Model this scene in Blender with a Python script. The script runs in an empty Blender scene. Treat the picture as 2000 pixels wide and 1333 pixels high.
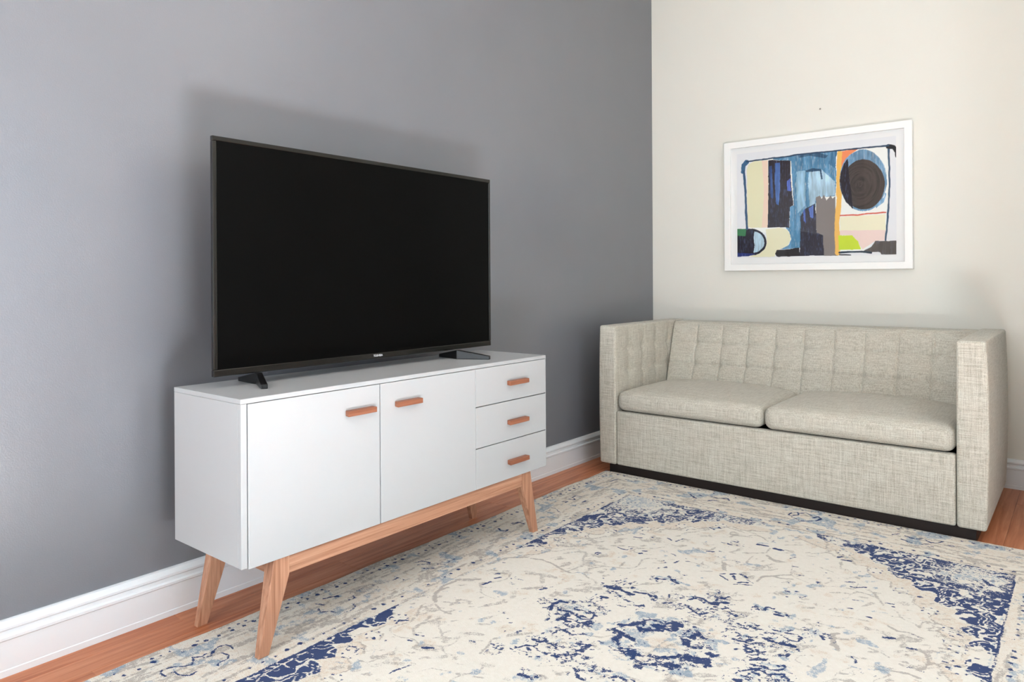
import bpy, bmesh, math
import numpy as np
from mathutils import Matrix, Vector

SC = bpy.context.scene
COL = SC.collection

# ------------------------------------------------------------------ camera
F_PX, YAW, PITCH, ROLL, SHIFT_PX = 1393.13, 38.9238, -0.0514, -0.3178, -119.72
CAM_POS = (2.1574, -4.1006, 1.0)
_a, _b, _r = (math.radians(q) for q in (YAW, PITCH, ROLL))
_fw = Vector((-math.sin(_a) * math.cos(_b), math.cos(_a) * math.cos(_b), math.sin(_b)))
_rt = Vector((math.cos(_a), math.sin(_a), 0))
_up = _rt.cross(_fw)
_rt, _up = _rt * math.cos(_r) + _up * math.sin(_r), _up * math.cos(_r) - _rt * math.sin(_r)
cam_data = bpy.data.cameras.new('camera')
cam_data.sensor_width = 36.0
cam_data.lens = F_PX / 2000 * 36.0
cam_data.shift_y = SHIFT_PX / 2000
cam_data.clip_start = 0.05
cam = bpy.data.objects.new('camera', cam_data)
COL.objects.link(cam)
cam.matrix_world = Matrix(((_rt.x, _up.x, -_fw.x, CAM_POS[0]), (_rt.y, _up.y, -_fw.y, CAM_POS[1]),
                           (_rt.z, _up.z, -_fw.z, CAM_POS[2]), (0, 0, 0, 1)))
SC.camera = cam

# ------------------------------------------------------------------ world, daylight, exposure
SC.view_settings.view_transform = 'Standard'
SC.view_settings.look = 'None'
SC.view_settings.exposure = 0.0
SC.view_settings.gamma = 1.0
SC.view_settings.use_curve_mapping = False
world = bpy.data.worlds.new('daylight')
SC.world = world
world.use_nodes = True
world.node_tree.nodes['Background'].inputs[0].default_value = (0.80, 0.90, 1.0, 1)
world.node_tree.nodes['Background'].inputs[1].default_value = 1.0


def area_light(name, loc, direction, sx, sy, power, color):
    ld = bpy.data.lights.new(name, 'AREA')
    ld.shape = 'RECTANGLE'
    ld.size, ld.size_y = sx, sy
    ld.energy = power
    ld.color = color
    o = bpy.data.objects.new(name, ld)
    COL.objects.link(o)
    o.location = loc
    o.rotation_euler = Vector(direction).to_track_quat('-Z', 'Y').to_euler()
    return o


# sky light at the right window; added fill at an unseen, made-up rear window
area_light('window_and_fill_light', (3.42, -3.02, 1.21), (-1, 0, 0), 1.30, 2.10, 21, (0.52, 0.76, 1.0))
area_light('window_and_fill_light', (1.30, -5.62, 1.50), (0, 1, 0), 1.30, 1.70, 62, (0.82, 0.92, 1.0))
sun_data = bpy.data.lights.new('sun', 'SUN')
sun_data.energy = 1100.0
sun_data.angle = math.radians(0.6)
sun_data.color = (0.70, 0.86, 1.0)
sun = bpy.data.objects.new('sun', sun_data)
COL.objects.link(sun)
SC.cycles.sample_clamp_indirect = 60.0
SC.cycles.use_guiding = True
SC.cycles.time_limit = 700.0
SC.cycles.max_bounces = 5
SC.cycles.diffuse_bounces = 4
SC.cycles.glossy_bounces = 2
SC.cycles.transparent_max_bounces = 4
sun.rotation_euler = Vector((-0.62, -0.33, -0.72)).to_track_quat('-Z', 'Y').to_euler()


# ------------------------------------------------------------------ helpers
def s2l(c):
    if isinstance(c, str):
        c = tuple(int(c[i:i + 2], 16) for i in (0, 2, 4))
    return tuple(((v / 255) / 12.92 if v / 255 <= 0.04045 else ((v / 255 + 0.055) / 1.055) ** 2.4) for v in c) + (1.0,)


class Mat:
    """small node-graph builder around one Principled material"""

    def __init__(self, name, color=(200, 200, 200), rough=0.5, spec=0.5, metal=0.0):
        self.m = bpy.data.materials.new(name)
        self.m.use_nodes = True
        self.t = self.m.node_tree
        self.p = self.t.nodes['Principled BSDF']
        self.p.inputs['Base Color'].default_value = s2l(color)
        self.p.inputs['Roughness'].default_value = rough
        self.p.inputs['Specular IOR Level'].default_value = spec
        self.p.inputs['Metallic'].default_value = metal
        self.tc = None

    def n(self, kind, **kw):
        nd = self.t.nodes.new(kind)
        for k, v in kw.items():
            setattr(nd, k, v)
        return nd

    def link(self, a, b):
        self.t.links.new(a, b)

    def coords(self, scale=(1, 1, 1), loc=(0, 0, 0)):
        if self.tc is None:
            self.tc = self.n('ShaderNodeTexCoord')
        mp = self.n('ShaderNodeMapping')
        mp.inputs['Scale'].default_value = scale
        mp.inputs['Location'].default_value = loc
        self.link(self.tc.outputs['Object'], mp.inputs['Vector'])
        return mp.outputs['Vector']

    def noise(self, scale, vec=None, detail=3, rough=0.55, dist=0.0):
        nd = self.n('ShaderNodeTexNoise')
        nd.inputs['Scale'].default_value = scale
        nd.inputs['Detail'].default_value = detail
        nd.inputs['Roughness'].default_value = rough
        nd.inputs['Distortion'].default_value = dist
        if vec is not None:
            self.link(vec, nd.inputs['Vector'])
        return nd.outputs['Fac']

    def math(self, op, a, b=None, clamp=False):
        nd = self.n('ShaderNodeMath', operation=op)
        nd.use_clamp = clamp
        for i, v in enumerate((a, b)):
            if v is None:
                continue
            if isinstance(v, (int, float)):
                nd.inputs[i].default_value = v
            else:
                self.link(v, nd.inputs[i])
        return nd.outputs[0]

    def ramp(self, fac, stops):
        nd = self.n('ShaderNodeValToRGB')
        el = nd.color_ramp.elements
        el[0].position, el[0].color = stops[0][0], s2l(stops[0][1])
        el[1].position, el[1].color = stops[-1][0], s2l(stops[-1][1])
        for pos, c in stops[1:-1]:
            e = el.new(pos)
            e.color = s2l(c)
        self.link(fac, nd.inputs['Fac'])
        return nd.outputs['Color']

    def mix(self, fac, a, b, blend='MIX'):
        nd = self.n('ShaderNodeMix', data_type='RGBA', blend_type=blend)
        for sock, v in ((nd.inputs[0], fac), (nd.inputs[6], a), (nd.inputs[7], b)):
            if isinstance(v, (int, float)):
                sock.default_value = v
            elif isinstance(v, tuple) or isinstance(v, str):
                sock.default_value = s2l(v)
            else:
                self.link(v, sock)
        return nd.outputs[2]

    def base(self, col):
        self.link(col, self.p.inputs['Base Color'])
        return self

    def bump(self, height, strength=0.2, dist=0.01):
        nd = self.n('ShaderNodeBump')
        nd.inputs['Strength'].default_value = strength
        nd.inputs['Distance'].default_value = dist
        self.link(height, nd.inputs['Height'])
        self.link(nd.outputs['Normal'], self.p.inputs['Normal'])
        return self


def wood(name, along, c0, c1, c2, rough=0.42, per_object=False, k=1.0):
    m = Mat(name, c1, rough, 0.30)
    hi, lo = 55 * k, 2.2
    sc = [hi, hi, hi]
    sc['xyz'.index(along)] = lo
    v = m.coords(tuple(sc))
    if per_object:
        oi = m.n('ShaderNodeObjectInfo')
        add = m.n('ShaderNodeVectorMath', operation='ADD')
        mul = m.n('ShaderNodeVectorMath', operation='SCALE')
        mul.inputs[0].default_value = (37.0, 61.0, 23.0)
        m.link(oi.outputs['Random'], mul.inputs['Scale'])
        m.link(v, add.inputs[0])
        m.link(mul.outputs[0], add.inputs[1])
        v = add.outputs[0]
    f = m.noise(1.0, v, 5, 0.62, 0.5)
    col = m.ramp(f, [(0.30, c0), (0.52, c1), (0.74, c2)])
    if per_object:
        col = m.mix(m.math('MULTIPLY', oi.outputs['Random'], 0.32), col, c0)
    m.base(col)
    m.bump(f, 0.06, 0.002)
    return m


def me_obj(name, verts, faces, mat, parent=None, smooth=False):
    """one mesh object; vertices in world space, origin at the thing it belongs to"""
    off = np.array(root_loc(parent))
    me = bpy.data.meshes.new(name)
    v = np.asarray(verts, float) - off
    me.from_pydata(v.tolist(), [], [list(f) for f in faces])
    me.validate()
    me.update()
    if mat is not None:
        me.materials.append(mat.m)
    if smooth:
        me.polygons.foreach_set('use_smooth', [True] * len(me.polygons))
    o = bpy.data.objects.new(name, me)
    COL.objects.link(o)
    if parent is not None:
        o.parent = parent
    return o


def root_loc(o):
    if o is None:
        return (0, 0, 0)
    while o.parent is not None:
        o = o.parent
    return tuple(o.location)


def bm_obj(name, bm, mat, parent=None, smooth=False):
    bm.verts.index_update()
    v = [tuple(q.co) for q in bm.verts]
    f = [[q.index for q in p.verts] for p in bm.faces]
    bm.free()
    return me_obj(name, v, f, mat, parent, smooth)


def box_bm(lo, hi, bevel=0.0, seg=2, bm=None):
    own = bm is None
    b = bmesh.new()
    x0, y0, z0 = lo
    x1, y1, z1 = hi
    vs = [b.verts.new(p) for p in ((x0, y0, z0), (x1, y0, z0), (x1, y1, z0), (x0, y1, z0),
                                   (x0, y0, z1), (x1, y0, z1), (x1, y1, z1), (x0, y1, z1))]
    for f in ((0, 3, 2, 1), (4, 5, 6, 7), (0, 1, 5, 4), (1, 2, 6, 5), (2, 3, 7, 6), (3, 0, 4, 7)):
        b.faces.new([vs[i] for i in f])
    if bevel > 0:
        bmesh.ops.bevel(b, geom=list(b.edges), offset=bevel, segments=seg, affect='EDGES', profile=0.5)
    if own:
        return b
    tmp = bpy.data.meshes.new('tmp')
    b.to_mesh(tmp)
    b.free()
    bm.from_mesh(tmp)
    bpy.data.meshes.remove(tmp)
    return bm


def box(name, lo, hi, mat, parent=None, bevel=0.0, seg=2):
    return bm_obj(name, box_bm(lo, hi, bevel, seg), mat, parent)


def boxes(name, lst, mat, parent=None, bevel=0.0):
    bm = bmesh.new()
    for lo, hi in lst:
        box_bm(lo, hi, bevel, 2, bm)
    return bm_obj(name, bm, mat, parent)


def hexa(name, bottom, top, mat, parent=None, bevel=0.0):
    """solid between two four-cornered outlines"""
    b = bmesh.new()
    vb = [b.verts.new(p) for p in bottom]
    vt = [b.verts.new(p) for p in top]
    n = len(vb)
    b.faces.new(vb[::-1])
    b.faces.new(vt)
    for i in range(n):
        b.faces.new((vb[i], vb[(i + 1) % n], vt[(i + 1) % n], vt[i]))
    bmesh.ops.recalc_face_normals(b, faces=b.faces)
    if bevel:
        bmesh.ops.bevel(b, geom=list(b.edges), offset=bevel, segments=2, affect='EDGES', profile=0.5)
    return bm_obj(name, b, mat, parent)


def extrude_profile(name, prof, path0, path1, axis_out, mat, parent=None):
    """profile of (out, up) pairs swept from path0 to path1"""
    p0, p1, ax = np.array(path0, float), np.array(path1, float), np.array(axis_out, float)
    up = np.array((0, 0, 1.0))
    v = [p0 + ax * a + up * b for a, b in prof] + [p1 + ax * a + up * b for a, b in prof]
    n = len(prof)
    f = [(i, (i + 1) % n, n + (i + 1) % n, n + i) for i in range(n)] + [tuple(range(n))[::-1], tuple(range(n, 2 * n))]
    bm = bmesh.new()
    vs = [bm.verts.new(q) for q in v]
    for q in f:
        bm.faces.new([vs[i] for i in q])
    bmesh.ops.recalc_face_normals(bm, faces=bm.faces)
    return bm_obj(name, bm, mat, parent)


def axis_samples(lo, hi, r, n):
    a = [lo + r * (1 - math.cos(math.pi / 2 * i / 4)) for i in range(5)]
    b = [hi - q + lo for q in a][::-1]
    mid = list(np.linspace(lo + r, hi - r, n + 1)[1:-1])
    return a + mid + b


def round_box(name, lo, hi, r, n, mat, parent=None, deform=None):
    """box with rounded edges, finely divided, with an optional surface deformation"""
    ax = [axis_samples(lo[i], hi[i], r, n[i]) for i in range(3)]
    index, verts, faces = {}, [], []
    lo_, hi_ = np.array(lo) + r, np.array(hi) - r

    def vert(p):
        key = tuple(round(c, 6) for c in p)
        if key not in index:
            q = np.clip(p, lo_, hi_)
            d = np.array(p) - q
            l = np.linalg.norm(d)
            nrm = d / l if l > 0 else d
            out = q + nrm * r
            if deform:
                out = deform(out, nrm)
            index[key] = len(verts)
            verts.append(out)
        return index[key]

    for k in range(3):
        i, j = [(1, 2), (2, 0), (0, 1)][k]
        for side, val in ((0, lo[k]), (1, hi[k])):
            g = []
            for a in ax[i]:
                row = []
                for b in ax[j]:
                    p = [0, 0, 0]
                    p[k], p[i], p[j] = val, a, b
                    row.append(vert(p))
                g.append(row)
            for a in range(len(ax[i]) - 1):
                for b in range(len(ax[j]) - 1):
                    q = (g[a][b], g[a + 1][b], g[a + 1][b + 1], g[a][b + 1])
                    faces.append(q if side else q[::-1])
    return me_obj(name, verts, faces, mat, parent, True)


def thing(name, loc, label, cat, group=None):
    o = bpy.data.objects.new(name, None)
    COL.objects.link(o)
    o.empty_display_size = 0.1
    o.location = loc
    return tag(o, label, cat, group)


def tag(o, label=None, cat=None, group=None, kind=None):
    for k, v in (('label', label), ('category', cat), ('group', group), ('kind', kind)):
        if v:
            o[k] = v
    return o


def struct(o, label=None):
    o['kind'] = 'structure'
    if label:
        o['label'] = label
    return o


RUG_STROKES = """
n 7.2 1 970,-2134 999,-2126 1027,-2136 1050,-2132
n 6 1 1044,-2114 1074,-2104
n 2 0.9 970,-2090 978,-2064 1005,-2072 1012,-2097
n 5.9 1 977,-2208 996,-2202
n 4.7 0.6 991,-2151 1018,-2166 1045,-2181 1076,-2192 1116,-2195
n 14.2 0.45 1089,-2092 1119,-2123 1154,-2122
n 5.8 1 905,-2378 890,-2347 890,-2321
n 5.8 1 894,-2310 919,-2307
n 5.7 0.9 924,-2359 947,-2354 971,-2351
n 2.3 1 933,-2381 940,-2359 970,-2360 954,-2380 939,-2384
n 2.7 1 974,-2356 1011,-2368 1034,-2350 1024,-2317 999,-2312
n 5.6 1 999,-2353 1004,-2352
n 9.1 0.5 957,-2320 974,-2324
n 10.4 0.5 950,-2265 982,-2257 1032,-2278
n 3.3 1 953,-2414 965,-2396 988,-2386 1020,-2392 1031,-2383
n 6.6 0.7 983,-2421 1015,-2427 1025,-2411
n 5.4 0.6 1011,-2452 1038,-2461 1056,-2446 1065,-2440
n 6.5 0.4 981,-2484 998,-2463
n 5.3 1 974,-2546 994,-2545
n 4.2 0.8 995,-2537 1023,-2536 1048,-2544
n 2.9 1 967,-2601 974,-2582 990,-2576 1008,-2582
n 2.1 0.8 985,-2614 1011,-2603
n 6.2 0.6 1031,-2590 1048,-2577
n 4.1 0.7 1030,-2611 1046,-2605
n 5.1 0.6 1076,-2574 1081,-2544
n 5.3 0.6 1069,-2507 1076,-2487 1082,-2476
n 6.3 1 1107,-2504 1108,-2476
n 4.1 0.5 1086,-2527 1113,-2532
n 8.1 0.45 1102,-2592 1117,-2568 1148,-2568 1173,-2567
n 5.1 0.5 1127,-2534 1146,-2525
n 6 0.5 1197,-2566 1213,-2559
n 4.9 0.9 1156,-2616 1172,-2627 1187,-2627
n 4.9 0.8 1232,-2580 1247,-2562 1272,-2565
n 2.9 0.8 924,-2655 916,-2634 928,-2618
n 4.9 1 631,-2367 636,-2338
n 5.5 1 629,-2308 640,-2289
n 6 0.9 804,-2270 808,-2266
n 3.8 1 1050,-1982 1075,-1967
n 6.9 0.9 1050,-2706 1070,-2702
n 7.1 1 1123,-2327 1146,-2304
n 3.5 0.9 1149,-2291 1158,-2260 1180,-2239 1208,-2244 1227,-2267 1224,-2299 1195,-2329 1174,-2324 1152,-2296
n 9.2 1 1170,-2312 1224,-2292
n 8.6 0.9 1124,-2363 1146,-2368 1176,-2374 1211,-2387
n 12.7 1 1209,-2389 1217,-2386
n 6.3 0.7 1155,-2411 1179,-2440
n 2.9 1 1193,-2449 1227,-2442 1240,-2439
n 8.4 0.5 1211,-2415 1238,-2414
n 11.5 0.9 1288,-2388 1313,-2380
n 6.1 0.7 1246,-2472 1272,-2470 1292,-2454 1298,-2437
n 9.3 0.6 1265,-2425 1301,-2415
n 7.1 0.75 1302,-2446 1334,-2446
n 6.7 0.7 1215,-2238 1236,-2222
n 2.5 0.7 682,-2266 713,-2262
n 2.3 0.6 852,-2338 876,-2323
n 3.1 0.8 566,-2190 580,-2184
l 15.9 1 1136,-2237 1156,-2230
l 11.6 1 1128,-2446 1148,-2437
l 7.7 0.8 1084,-2342 1097,-2335
l 8.8 0.7 814,-2539 822,-2540
l 13.7 0.7 1053,-2721 1093,-2695
l 6.5 0.7 546,-2211 557,-2156
l 7.5 0.6 814,-2100 858,-2092
g 5.2 0.9 622,-2099 662,-2086 711,-2093 759,-2111 797,-2118
g 3.8 0.9 904,-2691 898,-2655 882,-2620
g 10 0.6 692,-2207 737,-2187 783,-2182
g 8.7 0.6 737,-2192 773,-2236
g 7.2 0.7 749,-2313 796,-2266
g 11.8 0.5 749,-2350 764,-2384
g 4.1 0.7 907,-1983 897,-1924
g 5.2 0.5 819,-2019 857,-2001
g 10.1 0.5 943,-2730 970,-2722
n 4.8 1 1202,-2054 1214,-2030 1232,-2025 1243,-2034
n 1.9 1 1246,-1987 1252,-1964 1268,-1970 1268,-1992 1251,-1992
n 8.3 1 1266,-2042 1283,-2021 1300,-2007
n 4.8 1 1251,-2037 1274,-2045
n 4.6 0.9 1219,-2105 1242,-2120 1266,-2130 1279,-2108
n 4.6 0.5 1248,-2112 1268,-2105
n 5.9 0.5 1279,-2071 1309,-2052
n 5.1 0.9 1326,-2063 1355,-2073
n 5.7 0.5 1296,-2127 1310,-2116
n 5.7 0.5 1325,-2121 1357,-2111
n 14.2 0.45 1098,-2103 1135,-2120 1154,-2122 1205,-2125
n 9.6 0.35 1160,-2073 1180,-2057
n 5.6 0.6 1363,-2163 1383,-2152
n 11.4 0.4 1355,-2128 1392,-2122 1417,-2102
n 5.5 0.75 1398,-2205 1413,-2207 1430,-2200 1442,-2178
n 6.7 0.5 1411,-2173 1438,-2167
n 4.5 0.6 1428,-2124 1441,-2106
n 6.8 0.7 1456,-2116 1483,-2102
n 3.2 1 1464,-2088 1485,-2085
n 6.2 0.9 1462,-2148 1489,-2154 1514,-2148 1540,-2145
n 2.3 1 1502,-2109 1526,-2118 1541,-2113 1543,-2084 1529,-2073 1499,-2085
n 6.6 0.6 1458,-2185 1471,-2182
n 5.5 0.6 1484,-2186 1517,-2173
n 4.3 1 1444,-2244 1449,-2227 1465,-2234 1457,-2250
n 8.6 0.4 1471,-2236 1502,-2231
n 9.5 0.75 1484,-2271 1499,-2260
n 7.5 0.4 1515,-2221 1531,-2208
n 3.8 1 1483,-2303 1507,-2297 1528,-2298 1546,-2290 1557,-2270
n 3.7 1 1479,-2343 1495,-2321 1513,-2316 1534,-2323 1549,-2308 1564,-2299 1581,-2315
n 6.1 0.7 1486,-2367 1505,-2363
n 6.1 0.9 1477,-2397 1490,-2392
n 8.2 0.6 1535,-2334 1561,-2336
n 5.1 1 1501,-2338 1516,-2337
n 6.3 1 1218,-2236 1232,-2221 1251,-2221
n 4.5 0.5 1254,-2207 1274,-2215
n 2.6 1 1286,-2243 1312,-2245
n 7.6 1 1325,-2248 1339,-2252
n 8.6 0.5 1344,-2276 1363,-2288
n 9.5 1 1376,-2324 1387,-2322
n 10.8 0.85 1279,-2299 1304,-2293
n 6.4 1 1304,-2307 1322,-2320
n 9.6 0.85 1327,-2317 1346,-2308
n 12.5 1 1292,-2384 1309,-2384
n 6.3 0.8 1309,-2384 1336,-2362 1347,-2373 1335,-2395
n 7.3 0.9 1353,-2381 1372,-2378 1389,-2365
n 13.5 1 1378,-2367 1387,-2361
n 8.1 0.7 1302,-2446 1332,-2447
n 8.2 0.5 1342,-2421 1364,-2397
n 6.1 0.7 1261,-2478 1294,-2458
n 3.1 1 1196,-1821 1210,-1804
n 6.5 1 1228,-1796 1237,-1783
n 5.1 0.8 1237,-1800 1254,-1827
n 5.7 0.8 1255,-1775 1277,-1788
n 3.6 0.9 1202,-1827 1239,-1849
n 7.1 0.9 1271,-1844 1292,-1827
n 3 1 1264,-1869 1287,-1850 1316,-1838
n 2 1 1283,-1804 1313,-1821
n 3.5 1 1048,-1979 1075,-1973
n 4.5 1 1092,-1964 1121,-1972
n 2.4 1 1389,-1984 1416,-1975
n 4.2 1 1439,-1990 1460,-1990
n 5.5 0.7 1411,-1811 1421,-1813
n 3.5 1 1438,-1799 1450,-1795
n 4 0.7 1462,-1835 1477,-1814
n 3.5 0.8 1425,-1855 1430,-1852
n 3.2 0.9 1038,-1825 1042,-1799
n 3.2 0.9 1063,-1788 1072,-1782
n 2.8 1 1558,-2032 1566,-2033
n 3.6 1 1578,-2038 1594,-2057
l 5.5 1 1046,-1960 1088,-1957 1156,-1963
l 6 1 1366,-1964 1397,-1974 1467,-1976
l 10.3 0.9 1458,-1731 1480,-1708
l 9.8 1 1354,-2247 1391,-2238
l 14.1 1 1344,-2456 1380,-2445
l 15.9 1 1125,-2230 1162,-2224
l 6.2 0.9 1413,-2352 1432,-2344
l 9.5 0.9 1506,-2279 1541,-2269
l 10.7 0.8 1236,-1680 1272,-1670
l 15 0.7 1420,-1822 1467,-1813
l 12.8 1 1204,-2373 1225,-2384
l 12.6 0.8 1268,-2390 1298,-2367
l 10.7 0.7 1283,-2324 1305,-2320
g 4.7 0.9 1315,-1799 1317,-1747 1340,-1728 1366,-1693 1388,-1680
g 4.7 0.8 1340,-1728 1370,-1726 1404,-1709
g 7.9 0.8 1172,-1720 1196,-1778
g 3.8 0.8 1276,-1581 1311,-1600 1343,-1580
g 6.9 0.9 1619,-2072 1606,-2012 1614,-1999
g 4 0.9 1622,-2070 1641,-2095
g 4 0.7 1377,-1441 1366,-1450
g 2.6 0.6 1580,-2170 1564,-2188 1566,-2212 1590,-2224
g 6.4 0.5 1600,-2223 1621,-2225
g 7.1 0.5 1513,-1976 1529,-1963
g 9.4 0.4 1533,-1995 1565,-1970
g 4.2 0.6 1585,-1984 1618,-1951
g 5.2 0.6 1140,-1833 1167,-1812
g 4.9 0.5 1277,-1935 1318,-1930
g 8 0.4 1290,-1672 1318,-1661
n 3 1 360,-3261 338,-3263 326,-3255
n 2.6 1 327,-3245 333,-3228 352,-3210 357,-3194 346,-3183 324,-3175
n 2.6 1 327,-3176 341,-3158 335,-3144
n 3.1 1 350,-3158 355,-3141 339,-3124
n 2.7 1 339,-3124 328,-3106 333,-3088 349,-3082 366,-3086
n 2.6 1 354,-3245 359,-3238 381,-3238 404,-3223 400,-3202
n 2.6 1 366,-3116 389,-3111 403,-3119 406,-3149 415,-3154
n 3.4 1 310,-2751 318,-2731 325,-2712
n 4.8 0.9 326,-2721 330,-2713
n 4.3 0.8 378,-2707 382,-2686 368,-2683
n 4.2 0.8 350,-2803 377,-2811 391,-2796
n 3.3 0.8 400,-2788 418,-2787
n 3.3 0.8 319,-2788 347,-2775
n 3.7 0.7 432,-2768 441,-2752 432,-2726 405,-2716
n 4.7 0.9 705,-2762 714,-2759
n 3 0.8 698,-2729 722,-2721
n 6.3 0.9 766,-2763 789,-2751
n 3.2 0.8 790,-2906 789,-2889 796,-2871 802,-2848
n 3.5 0.8 377,-2526 373,-2504 401,-2503
n 3.7 0.7 327,-2383 334,-2355 366,-2347
n 3.1 0.7 349,-2389 376,-2356
n 3.1 0.7 384,-2394 415,-2370
n 3.6 1 606,-2718 600,-2700 618,-2686
n 3 0.8 608,-2898 602,-2883 619,-2876 638,-2881 640,-2899
l 18.4 0.55 370,-2905 385,-2878 398,-2859
l 17.1 0.55 359,-2639 397,-2609
l 15 0.45 329,-2564 357,-2552
l 9.9 0.6 824,-2903 839,-2896
l 8 0.6 894,-2823 905,-2809
l 3 0.6 621,-2846 645,-2841 677,-2857 686,-2876
l 2.9 0.7 657,-2987 639,-2977 641,-2956 674,-2943 693,-2928 673,-2912
l 6 0.6 564,-2482 572,-2476
l 3.2 0.5 541,-2648 600,-2644 628,-2662
g 6 0.9 556,-2455 548,-2490 570,-2529 597,-2552
g 4.1 0.9 607,-2562 648,-2581 690,-2581
g 4.1 0.8 685,-2915 708,-2904 713,-2881 708,-2859 729,-2836
g 5.5 0.7 694,-2732 668,-2708 664,-2681 674,-2650 684,-2618
g 11.1 0.5 690,-2645 713,-2634
g 6.7 0.6 658,-2654 652,-2627
g 5 0.6 725,-2832 708,-2806
n 3.4 1 343,-1505 359,-1492 360,-1505
n 3.4 1 342,-1456 365,-1453 367,-1444 340,-1422 338,-1395 370,-1392
n 3.9 1 415,-1455 417,-1433
n 2.8 0.8 403,-1533 431,-1504
n 3.1 0.9 352,-1868 357,-1835 382,-1833
n 3.7 0.9 344,-1110 347,-1057 360,-1056
n 3.7 0.9 386,-1027 401,-1024
n 3.7 0.9 420,-1042 438,-1020
n 3.4 0.8 578,-1349 586,-1322 602,-1316
n 4 1 775,-1924 778,-1908 791,-1907 786,-1925
n 4 1 899,-1827 906,-1817
n 4.3 0.8 805,-1692 832,-1682
n 3.3 0.9 897,-1796 912,-1789
n 3.3 0.9 808,-1819 829,-1826 848,-1821 858,-1794
n 2.9 0.9 595,-1957 613,-1972
n 2.9 0.9 618,-1939 631,-1948
n 4 1 740,-1058 774,-1090 791,-1095
n 4.1 0.9 774,-1041 795,-1044
n 4 0.9 842,-1102 854,-1074 882,-1072
n 4 0.9 808,-1024 857,-1035 896,-1014 916,-1035
n 3.9 1 1183,-1071 1185,-1037 1203,-1014 1217,-1045 1198,-1076 1182,-1072
n 3.3 1 1214,-1022 1232,-1000 1264,-1024
n 4.5 1 1275,-1048 1288,-1022 1305,-1040 1296,-1079
n 4.5 0.8 1202,-1089 1247,-1117 1283,-1089
n 5.7 1 1202,-1478 1237,-1470
n 6.8 1 1263,-1481 1296,-1480
n 6.8 1 1469,-1423 1479,-1409
n 5.7 1 1484,-1441 1509,-1433
n 7.2 1 1020,-1400 1030,-1400
n 3 1 989,-1417 1014,-1427
n 4.4 0.8 1080,-1656 1103,-1644
n 4 0.8 909,-1621 934,-1636
n 3.4 0.8 950,-1636 960,-1595
n 3.7 0.8 1400,-1666 1421,-1660
n 3.7 0.8 1540,-1627 1564,-1613
n 3.7 0.8 1562,-1654 1574,-1654
n 5 0.6 1337,-1539 1350,-1516
n 3.3 0.8 1368,-1605 1386,-1597
n 4 0.6 1087,-1542 1171,-1528
n 4 0.6 1119,-1504 1135,-1505
l 6.9 0.9 1200,-1461 1225,-1447
l 10.7 0.5 1228,-1676 1273,-1674
l 10.9 0.5 947,-1754 969,-1749
l 9 0.8 1009,-1416 1017,-1395
l 10.4 0.6 1455,-1729 1482,-1702
g 5 0.8 1266,-1564 1299,-1586 1333,-1582
g 4.5 0.7 1190,-1588 1232,-1561 1254,-1538 1252,-1490
g 7.9 0.6 1172,-1720 1196,-1778
g 3.8 0.7 1121,-1678 1152,-1690
g 11.7 0.4 988,-1511 1026,-1495
g 8.8 0.4 1112,-1414 1152,-1425
g 3.5 0.7 1151,-1370 1198,-1402 1221,-1424
g 3.5 0.7 1281,-1423 1334,-1381
g 4 0.6 1406,-1406 1440,-1404 1478,-1445
g 5.6 0.6 1486,-1462 1498,-1509
g 8.2 0.4 1473,-1528 1524,-1521
g 3.8 0.6 1440,-1554 1490,-1569
g 4.1 0.5 917,-1495 978,-1462
n 3.5 1 334,-1936 359,-1953 379,-1945 374,-1927
n 3 0.9 342,-1862 351,-1832 385,-1836
n 3.2 0.8 361,-2286 350,-2265 348,-2236
n 3.7 0.8 414,-2304 412,-2270
n 2.6 0.8 336,-2342 343,-2324
n 2.6 0.8 343,-2393 362,-2367 369,-2350
n 3.1 0.8 388,-2397 415,-2370
n 3 0.8 377,-2526 370,-2506 398,-2500
l 13.9 0.5 336,-2118 363,-2096
l 15 0.5 338,-2567 365,-2551
l 13.8 0.45 396,-2110 412,-2071
l 4.2 0.7 535,-2220 543,-2168
n 3.5 0.9 1609,-1043 1631,-1056 1656,-1051 1667,-1036
n 3.5 0.9 1677,-1042 1695,-1065 1716,-1056 1734,-1027
n 3.4 0.9 1606,-1090 1632,-1107 1649,-1108
n 4.2 0.8 1570,-1059 1589,-1036
n 4.1 0.8 1696,-1120 1712,-1108
n 4.8 0.8 1759,-1057 1770,-1056
n 7.5 0.9 1889,-1335 1908,-1369 1916,-1362
n 3.2 0.8 1910,-1329 1930,-1314
n 3.8 0.8 1930,-1270 1942,-1266
n 4.4 0.9 1953,-1334 1961,-1322
n 4.3 0.9 1956,-1378 1964,-1377
n 3.3 0.8 1831,-1230 1866,-1226
n 7.2 0.8 1717,-1940 1737,-1932
n 5.1 0.7 1779,-1967 1799,-1959
n 3.4 0.9 1671,-1712 1697,-1706
n 3.3 0.9 1698,-1724 1702,-1725
n 4.3 0.9 1655,-1840 1664,-1841
n 4.3 0.9 1708,-1794 1715,-1792
n 3.5 0.8 1541,-1625 1568,-1610
n 4 0.8 1583,-1646 1605,-1628
n 3.3 0.8 1594,-1749 1609,-1746
n 3.3 0.8 1596,-1818 1608,-1814
n 3.4 0.8 1676,-2106 1689,-2117 1690,-2133
n 5.8 0.7 1748,-1603 1754,-1598
n 3.2 0.9 1854,-1792 1862,-1794
n 3.2 0.9 1860,-1819 1868,-1821
n 3.2 0.9 1876,-1799 1888,-1806
n 3 0.9 1864,-1985 1874,-1984
n 3.5 0.9 1875,-2011 1880,-2010
n 3.5 0.9 1892,-1990 1899,-1988
l 7.1 0.6 1682,-2153 1707,-2157
l 3.8 0.8 1722,-2142 1738,-2136
l 5.5 0.6 1657,-1793 1691,-1784
l 4.7 0.6 1682,-1578 1703,-1551
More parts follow.
